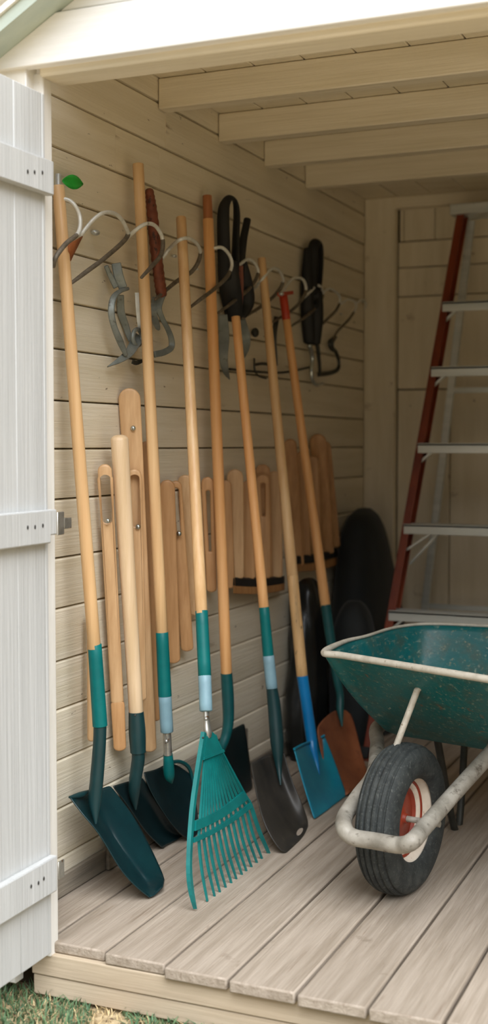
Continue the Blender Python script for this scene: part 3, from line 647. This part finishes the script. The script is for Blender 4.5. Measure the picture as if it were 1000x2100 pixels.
# black-gripped shears
VD = (CAM-Vector((.03,1.5,1.6))).normalized()
t = thing('pruning_shears', 'large black-gripped shears with grey blades on the wall behind the handles', 'shears', P(475, 775, x=.03))
b = B(); pts = X([(461,570,.04),(458,490,.04),(458,435,.04),(464,413,.045),(473,405,.05),(482,414,.05),(485,440,.05),(483,500,.05),(482,560,.05)]); tube(b, pts, [R(pts[0], w) for w in (28,27,25,19,15,17,22,24,26)], 14, 60, flat=.55, flatdir=VD, round_end=.5); obj('grip', b, BLACKG, t)
b = B(); pts = X([(507,450,.045),(499,490,.045),(493,540,.045),(490,580,.045)]); tube(b, pts, [R(pts[0], w) for w in (15,16,18,20)], 12, 24, flat=.55, flatdir=VD, round_end=.5); obj('grip', b, BLACKG, t)
b = B(); pts = X([(466,540,.045),(470,580,.045),(476,620,.04),(480,655,.035)]); tube(b, pts, [R(pts[0], w) for w in (42,46,44,32)], 14, 24, flat=.4, flatdir=VD, round_end=.3); obj('grip_body', b, BLACKG, t)
b = B(); pts = X([(494,540,.045),(502,580,.045),(506,620,.04),(498,648,.035)]); tube(b, pts, [R(pts[0], w) for w in (26,32,32,16)], 14, 24, flat=.45, flatdir=VD, round_end=.5); obj('grip_body', b, BLACKG, t)
b = B(); strap(b, [(486,545,.06),(486,590,.058),(488,630,.052)], [24,26,18], .006); obj('side_plate', b, RUSTG, t, label='rusty brown side plate')
b = B(); strap(b, [(457,645,.03),(459,690,.03),(458,730,.03),(462,760,.028),(470,777,.022)], [18,22,18,13,2], .008, 30); obj('blade', b, GREYMET, t, bevel=.002)
b = B(); strap(b, [(496,655,.025),(504,690,.025),(503,715,.025),(497,738,.022)], [14,18,15,3], .008, 24); obj('blade', b, GREYMET, t, bevel=.002)
b = B(); tube(b, X([(473,412,.002),(473,412,.06)]), .003, 8); obj('nail', b, NAILM, t)
# dim bracket between the handles
t = thing('wall_bracket', 'small dark metal bracket in shade behind the blue and rusty spade handles', 'bracket', P(545, 770, x=.02))
b = B(); ball(b, P(523,682,x=.02), .016, .8, 1, 1); obj('knob', b, DARKMET, t)
b = B(); strap(b, [(567,650,.02),(562,690,.02),(564,730,.02),(565,750,.02)], [11,10,9,9], .008); obj('arm', b, DARKMET, t)
b = B(); strap(b, [(522,748,.02),(540,746,.02),(566,750,.02)], [6,6,7], .006); obj('bar', b, DARKMET, t)
b = B(); pts = X([(521,735,.02),(522,758,.025),(530,771,.025),(545,776,.02)]); tube(b, pts, R(pts[0], 4), 8, 16); tube(b, X([(470,757,.02),(520,762,.02),(580,764,.02),(640,752,.02)]), R(pts[0], 5), 8, 16); obj('wire', b, DARKMET, t)
# black loppers in the corner
t = thing('loppers', 'black looped-grip loppers with chrome jaws hanging in the dark corner', 'loppers', P(645, 790, x=.03))
b = B(); pts = X([(638,600,.04),(641,540,.04),(643,507,.042),(649,495,.045),(656,505,.045),(656,540,.045),(651,590,.045),(643,630,.045)]); tube(b, pts, [R(pts[0], w) for w in (24,24,24,18,17,20,23,24)], 12, 60, flat=.55, flatdir=VD, round_end=.5); obj('grip', b, BLACKG, t)
b = B(); pts = X([(631,512,.03),(629,570,.03),(630,640,.03),(634,700,.03)]); tube(b, pts, [R(pts[0], w) for w in (18,24,28,24)], 12, 24, flat=.5, flatdir=VD, round_end=.5); obj('grip', b, BLACKG, t)
b = B(); pts = X([(645,600,.045),(646,650,.045),(646,704,.04)]); tube(b, pts, [R(pts[0], w) for w in (32,34,22)], 12, 20, flat=.5, flatdir=VD, round_end=.4); obj('grip', b, BLACKG, t)
b = B(); pts = X([(634,708,.035),(640,735,.035),(638,762,.035),(641,782,.035),(650,789,.035),(662,786,.03)]); tube(b, pts, [R(pts[0], w) for w in (10,9,8,8,7,4)], 12, 36, round_end=.6); obj('jaw', b, CHROME, t)
b = B(); pts = X([(650,706,.03),(654,740,.03),(656,770,.028)]); tube(b, pts, [R(pts[0], w) for w in (9,8,6)], 10, 16); obj('jaw', b, DARKMET, t)
b = B(); tube(b, X([(648,500,.002),(648,500,.052)]), .003, 8); obj('nail', b, NAILM, t)
t = thing('bent_hook', 'bent dark strap hook below the last wire hook by the corner', 'hook', P(680, 770, x=.02))
b = B(); strap(b, [(688,690,.03),(678,702,.03),(680,714,.03),(688,722,.03),(694,740,.03),(692,757,.03),(676,765,.028),(652,768,.025)], [6,13,10,8,7,8,9,9], .006, 36); obj('strap', b, DARKMET, t)
b = B(); ball(b, P(680,700,x=.035), .010); obj('knob', b, DARKMET, t)
# ------------------------------------------------------------------ covers and sacks in the corner
from mathutils import noise as mn
def sack(name, label, cat_, c, rx, ry, h, mat, lean=(0,0), amp=.02, freq=6, seed=0, prof=None, pw=2.6):
    prof = prof or [(0,.92),(.1,1.0),(.3,1.0),(.55,.96),(.75,.86),(.88,.68),(.96,.42),(.99,.2)]
    b = B(); n = 56; rings = []; pr = cat(prof, 34)
    for z, s in pr:
        ring = []
        for k in range(n):
            a = 2*math.pi*k/n; ca, sa = math.cos(a), math.sin(a); e = 2/pw
            p = Vector((c[0]+lean[0]*z+rx*s*math.copysign(abs(ca)**e, ca), c[1]+lean[1]*z+ry*s*math.copysign(abs(sa)**e, sa), c[2]+z*h))
            d = mn.noise(Vector((p.x*freq*1.3+seed, p.y*freq*1.3, p.z*freq*.45)))*amp+mn.noise(Vector((p.x*freq*4+seed, p.y*freq*4, p.z*freq*1.1)))*amp*.35
            p += Vector((ca, sa, 0))*d*min(1, z*4+.2); p.z = max(p.z, c[2]); p.x = max(p.x, .016); p.y = min(p.y, YB-.05)
            ring.append(b.verts.new(p))
        rings.append(ring)
    for A, C2 in zip(rings, rings[1:]):
        for k in range(n): b.faces.new((A[k], A[(k+1) % n], C2[(k+1) % n], C2[k]))
    b.faces.new(rings[0]); tp = b.verts.new(sum((v.co for v in rings[-1]), Vector())/n+Vector((0,0,.004)))
    for k in range(n): b.faces.new((rings[-1][k], rings[-1][(k+1) % n], tp))
    return tag(obj(name, b, mat, ang=80), label, cat_)
sack('equipment_cover', 'tall round-topped charcoal fabric cover standing in the dark corner', 'cover', (.135,2.50,.003), .112, .25, .885, CLOTH, (-.045,.02), .012, 4, 1,
     [(0,1.18),(.25,1.14),(.45,1.06),(.62,.95),(.78,.80),(.9,.62),(.965,.42),(1,.14)])
sack('fabric_sack', 'low rounded charcoal sack slumped in front of the tall cover', 'sack', (.185,2.09,.003), .085, .095, .56, CLOTH, (.005,.01), .016, 5, 9)
sack('plastic_sack', 'glossy black plastic sack against the wall below the corner slat bundle', 'sack', (.078,1.90,.003), .058, .115, .66, SACKM, (-.006,.02), .026, 9, 4)
# ------------------------------------------------------------------ stepladder
t = thing('stepladder', 'stepladder with red-brown rails and aluminium steps against the back wall', 'ladder', (.66,2.4,0))
lt, lb = Vector((.474,2.56,2.085)), P(748, 1556, z=.0)
lb = Vector((lb.x, lb.y, 0)); cx = .665
mir = lambda p: Vector((2*cx-p.x, p.y, p.z))
ax = (lt-lb).normalized()
for s in (1, -1):
    f_ = (lambda p: p) if s > 0 else mir
    b = B(); p, q = f_(lb), f_(lt)
    bar(b, p, q, .006, .07, Vector((1,0,0)))
    for o in (-.032, .032): bar(b, p+Vector((s*.012,o,0)), q+Vector((s*.012,o,0)), .030, .006, Vector((1,0,0)))
    obj('rail', b, LADRED, t, bevel=.002)
    b = B(); bar(b, p+Vector((0,0,.0)), p+(q-p)*.02, .045, .085, Vector((1,0,0))); obj('foot', b, BLACKG, t, bevel=.004)
def railpt(v): return along(lt, lb, v)
steps = [625, 757, 912, 1076, 1252]
for v in steps:
    p = railpt(v); q = mir(p); b = B(); w = .085
    box(b, p.x+.004, q.x-.004, p.y-.045, p.y+.04, p.z-.004, p.z+.004)
    box(b, p.x+.004, q.x-.004, p.y-.045, p.y-.041, p.z-.032, p.z+.006)
    box(b, p.x+.004, q.x-.004, p.y+.036, p.y+.04, p.z-.022, p.z+.004)
    for k in range(5): box(b, p.x+.004, q.x-.004, p.y-.035+k*.016, p.y-.030+k*.016, p.z+.004, p.z+.006)
    st = obj('step', b, ALU, t, bevel=.001)
    for s_, a in ((1, p), (-1, q)):
        b = B(); o = Vector((s_*.012, -.03, -.12 if v < 1070 or v > 1100 else -.17)); oo = o.copy(); oo.z *= .55
        bar(b, a+oo, a+Vector((s_*(.075 if v != 1076 else .13), -.03, -.012)), .02, .008, Vector((0,1,0)))
        if v == 1076: bar(b, a+Vector((s_*.012, .02, -.15)), a+Vector((s_*.14, .02, -.012)), .02, .008, Vector((0,1,0)))
        obj('brace', b, ALU, st)
b = B(); p = lt; q = mir(lt); box(b, p.x-.03, q.x+.03, p.y-.06, p.y+.09, p.z-.03, p.z+.012); obj('top_cap', b, ALU, t, bevel=.004)
rt_, rb = Vector((.50,2.63,2.05)), Vector((.24,2.74,0))
for f_ in ((lambda p: p), mir):
    b = B(); bar(b, f_(rb), f_(rt_), .03, .02, Vector((1,0,0))); obj('rear_leg', b, ALU, t, bevel=.002)
for v in (802, 1245):
    z = P(900, v, y=2.7).z; f = z/2.05; p = rb.lerp(rt_, f); b = B(); bar(b, p, mir(p), .022, .012, Vector((0,0,1))); obj('rear_brace', b, ALU, t)
# ------------------------------------------------------------------ wheelbarrow
W = Vector((.79,.667,0)); th_ = math.radians(9); A2 = Vector((math.cos(th_), -math.sin(th_), 0)); B2 = Vector((math.sin(th_), math.cos(th_), 0)); ZU = Vector((0,0,1))
t = thing('wheelbarrow', 'green wheelbarrow with pale rolled rim and one rubber-tyred wheel', 'wheelbarrow', (.8,.8,0))
c = W+ZU*.192
wh = None
b = B(); prof = []
for k in range(49):
    a = math.radians(-140+280*k/48); r = .146+.046*math.cos(a); x = .052*math.sin(a)
    if abs(x) < .043 and r > .16:
        ph = x/.043
        g_ = sum(math.exp(-((ph-q)/.05)**2) for q in (-.62,-.3,0,.3,.62)); r -= .0042*g_
    prof.append((r, x))
prof2 = []
for i in range(len(prof)-1):
    for k in range(3): prof2.append((prof[i][0]+(prof[i+1][0]-prof[i][0])*k/3, prof[i][1]+(prof[i+1][1]-prof[i][1])*k/3))
def tyre(a_deg):
    a = math.radians(a_deg); s_ = math.sin(a); x = .053*math.copysign(abs(s_)**.8, s_); r = .145+.0475*math.copysign(abs(math.cos(a))**.75, math.cos(a))
    if r > .165:
        g_ = sum(math.exp(-((x-q)/.0026)**2) for q in (-.033,-.0165,0,.0165,.033)); r -= .0062*g_
    return r, x
lathe(b, c, A2, [tyre(-142+284*k/180) for k in range(181)], 96); tire = obj('tyre', b, RUBBER, t, ang=60)
b = B(); lathe(b, c, A2, [(.119,-.034),(.119,-.030),(.108,-.026),(.102,.0),(.108,.022),(.116,.028),(.121,.034),(.119,.038),(.113,.036),(.106,.028),(.101,.014),(.096,.008),(.089,.010),(.083,.006),(.079,-.006)], 64); rim = obj('wheel_rim', b, RIMM, t, ang=50)
b = B(); lathe(b, c, A2, [(.0,.014),(.012,.014),(.015,.006),(.028,.001),(.045,-.004),(.074,-.006),(.080,.002),(.081,-.006),(.074,-.014),(.0,-.02)], 48); obj('hub', b, HUBM, t, ang=40, label='red hub')
b = B(); lathe(b, c, A2, [(.0985,.0125),(.0965,.0125),(.0925,.0105),(.0915,.0085)], 48); obj('pinstripe', b, HUBM, rim)
b = B(); tube(b, [c-A2*.10, c+A2*.105], .008, 12); obj('axle', b, TUBEM, t)
def pa(u, v, a): return P(u, v, pl=(A2, A2.dot(W)+a))
def pb(u, v, d): return P(u, v, pl=(B2, B2.dot(W)+d))
rT = .0205
la = P(781, 1486, z=.335); ra = P(1006, 1544, z=.345)
pts = [Vector((.76,1.62,.47)), Vector((.70,1.3,.33)), la, P(773,1530,z=.30), pa(766,1588,-.082), pa(735,1632,-.084), pa(708,1672,-.084), pb(705,1697,-.226), pb(722,1716,-.236), pb(770,1725,-.24), pb(820,1733,-.25), pb(846,1724,-.258), pa(870,1696,.12), pa(930,1628,.128), ra, ra+(ra-pa(930,1628,.128))*.7, Vector((1.25,1.3,.36)), Vector((1.33,1.65,.47))]
b = B(); tube(b, pts, rT, 18, 160, round_end=.4); obj('frame_tube', b, TUBEM, t)
# tray
zr = .6
FL, FR = P(664,1338,z=zr), P(1000,1393,z=zr); FR = FL+(FR-FL)*1.18
L1, L2, L3, L4 = P(705,1316,z=zr), P(752,1304,z=zr), P(800,1289,z=zr), P(850,1281,z=zr)
K1, K2 = P(905,1280,z=zr), P(1000,1284,z=zr); BR = K2+(K2-K1)*2.2
rimloop = [FL, FL.lerp(FR,.1), FL.lerp(FR,.35), FL.lerp(FR,.65), FL.lerp(FR,.9), FR, FR.lerp(BR,.15)+Vector((.03,0,0)), FR.lerp(BR,.5)+Vector((.04,0,0)), FR.lerp(BR,.9)+Vector((.02,0,0)), BR, BR.lerp(K2,.5), K2, K1, L4, L3, L2, L1]
FLb, FRb = P(792,1497,z=.345), P(1000,1531,z=.345); FRb = FRb+(FRb-FLb)*.1
BLb, BRb = Vector((.70,1.16,.345)), Vector((1.12,1.12,.345))
botloop = [FLb, FLb.lerp(FRb,.1), FLb.lerp(FRb,.35), FLb.lerp(FRb,.65), FLb.lerp(FRb,.9), FRb, FRb.lerp(BRb,.2), FRb.lerp(BRb,.5), FRb.lerp(BRb,.8), BRb, BRb.lerp(BLb,.5), BRb.lerp(BLb,.8), BRb.lerp(BLb,.95), BLb, BLb.lerp(FLb,.3), BLb.lerp(FLb,.55), BLb.lerp(FLb,.8)]
def smloop(l, n=96):
    m = len(l); e = l[-2:]+l+l[:3]; out = []
    full = cat(e, (len(e)-1)*8+1)
    s = 2*8; return [Vector(p) for p in full[s:s+m*8]]
R0, R1 = smloop(rimloop), smloop(botloop)
b = B(); rows = []; nz = 14
for i in range(nz+1):
    f = i/nz; bul = .012*math.sin(math.pi*f)
    cen = sum((p for p in R0), Vector())/len(R0)
    row = []
    for p, q in zip(R0, R1):
        w = p.lerp(q, f); o = Vector((w.x-cen.x, w.y-cen.y, -.35)).normalized(); row.append(b.verts.new(w+o*bul*(1 if i < nz else 0)))
    rows.append(row)
# rounded floor of the tray
cb = sum((q for q in R1), Vector())/len(R1)
for f, dz in ((.82,-.012),(.5,-.016),(.15,-.017)): rows.append([b.verts.new(cb.lerp(q, f)+Vector((0,0,dz))) for q in R1])
n = len(R0)
for A_, C_ in zip(rows, rows[1:]):
    for k in range(n): b.faces.new((A_[k], A_[(k+1) % n], C_[(k+1) % n], C_[k]))
b.faces.new(rows[-1]); tray = obj('tray', b, TRAY, t, solid=.003, ang=70)
b = B(); tube(b, R0, [R(FL, 14.5)*(1-.5*min(1, max(0, (p.y-.74)/.25))) for p in R0], 12, closed=True); obj('rolled_rim', b, TRIMR, t, label='pale grey rolled rim')
n3 = (FR-FL).cross(FLb-FL).normalized(); d3 = n3.dot(FL)
pt = P(855,1415,pl=(n3,d3)); pt += (CAM-pt).normalized()*.028
b = B(); tube(b, [pt+Vector((.012,.01,.012)), pt, c-A2*.088], [.006,.0085,.0085], 12, 0); obj('brace', b, TRIMR, t)
for x in (.78, 1.16):
    b = B(); tube(b, [Vector((x,1.05,.325)), Vector((x+.01,1.22,.02)), Vector((x+.01,1.30,.012)), Vector((x,1.42,.335))], .011, 12, 30); obj('leg', b, DARKMET, t)
# ------------------------------------------------------------------ grass, litter, tree
def blades(name, mat, num, h0, h1, w, lean, label, cat_, region, seed):
    rg = random.Random(seed); V, Fc = [], []
    for _ in range(num):
        x, y = rg.uniform(region[0], region[1]), rg.uniform(region[2], region[3])
        if mn.noise(Vector((x*5+seed, y*5, 0))) < -.25: continue
        h = rg.uniform(h0, h1); a = rg.uniform(0, 6.283); l = rg.uniform(.2, 1)*lean; dx_, dy_ = math.cos(a), math.sin(a)
        n0 = len(V); z = -.14
        for f, ww in ((0,1),(.5,.8)):
            ox, oy = dx_*l*h*f*f, dy_*l*h*f*f
            V += [(x+ox-dy_*w*ww, y+oy+dx_*w*ww, z+h*f*(1-.3*l*f)), (x+ox+dy_*w*ww, y+oy-dx_*w*ww, z+h*f*(1-.3*l*f))]
        V.append((x+dx_*l*h, y+dy_*l*h, z+h*(1-.35*l)))
        Fc += [(n0, n0+1, n0+3, n0+2), (n0+2, n0+3, n0+4)]
    me = bpy.data.meshes.new(name); me.from_pydata(V, [], Fc); me.materials.append(mat)
    o = bpy.data.objects.new(name, me); COL.objects.link(o); return tag(o, label, cat_, kind='stuff')
blades('grass', GRASSM, 16000, .014, .045, .0024, 1.0, 'short green grass below the front edge of the deck', 'grass', (-.5,1.4,-.75,.06), 3)
blades('straw', STRAWM, 9000, .008, .03, .0016, 1.7, 'dry straw and dead grass on the ground by the door', 'straw', (-.5,1.2,-.75,.06), 11)
# bare blossoming tree far behind on the left
tp = P(-40, 60, y=14.0)
t = thing('tree', 'bare-branched tree with russet leaves in the sky left of the roof', 'tree', (tp.x, tp.y, -.14))
b = B(); rg = random.Random(5); base = Vector((tp.x-.6, tp.y, -.14)); tipsv = []
def grow(p, d, r, L, dep):
    q = p+d*L; tube(b, [p, (p+q)/2+Vector((rg.uniform(-.05,.05),0,rg.uniform(-.03,.03)))*L, q], [r, r*.85, r*.7], 7, 5); tipsv.append((q, dep))
    if dep < 5:
        for _ in range(3):
            nd = (d+Vector((rg.uniform(-.8,.8), rg.uniform(-.8,.8), rg.uniform(-.2,.6)))).normalized(); grow(q, nd, r*.66, L*rg.uniform(.62,.8), dep+1)
grow(base, Vector((.05,0,1)), .16, 2.9, 0)
obj('trunk', b, BARK, t)
b = B()
for q, dep in tipsv:
    if dep < 4: continue
    for _ in range(2):
        p = q+Vector((rg.gauss(0,.18), rg.gauss(0,.18), rg.gauss(0,.18))); u = Vector((rg.uniform(-1,1), rg.uniform(-1,1), rg.uniform(-1,1))).normalized(); w = u.orthogonal().normalized(); s = .04
        b.faces.new([b.verts.new(p+o) for o in (u*s, w*s*.6, -u*s, -w*s*.6)])
obj('foliage', b, BLOSSOM, t, smooth=False)
# ------------------------------------------------------------------ light
w = bpy.data.worlds.new('World'); SC.world = w; w.use_nodes = True
nt = w.node_tree; bg = nt.nodes['Background']
tc = nt.nodes.new('ShaderNodeTexCoord'); sp_ = nt.nodes.new('ShaderNodeSeparateXYZ'); nt.links.new(tc.outputs['Generated'], sp_.inputs[0])
cr = nt.nodes.new('ShaderNodeValToRGB'); nt.links.new(sp_.outputs['Z'], cr.inputs[0])
for pos, c in ((.0,(.10,.095,.075)),(.14,(.16,.155,.125)),(.27,(.75,.74,.72)),(.33,(1.15,1.15,1.15)),(.75,(1.52,1.58,1.66))):
    e = cr.color_ramp.elements.new(pos); e.color = c+(1,)
cr.color_ramp.elements.remove(cr.color_ramp.elements[0]); cr.color_ramp.elements.remove(cr.color_ramp.elements[-1])
nt.links.new(cr.outputs[0], bg.inputs['Color']); bg.inputs['Strength'].default_value = 1.0
sun = bpy.data.lights.new('sun', 'SUN'); sun.energy = 3.4; sun.angle = math.radians(48); sun.color = (.955,.985,1.04)
so = bpy.data.objects.new('sun', sun); COL.objects.link(so)
so.rotation_euler = Vector((.52,-.64,.92)).to_track_quat('Z', 'Y').to_euler()
SC.view_settings.view_transform = 'Standard'; SC.view_settings.look = 'None'; SC.view_settings.gamma = 1; SC.view_settings.use_curve_mapping = False
SC.view_settings.exposure = .35
SC.cycles.max_bounces = 10; SC.cycles.diffuse_bounces = 6
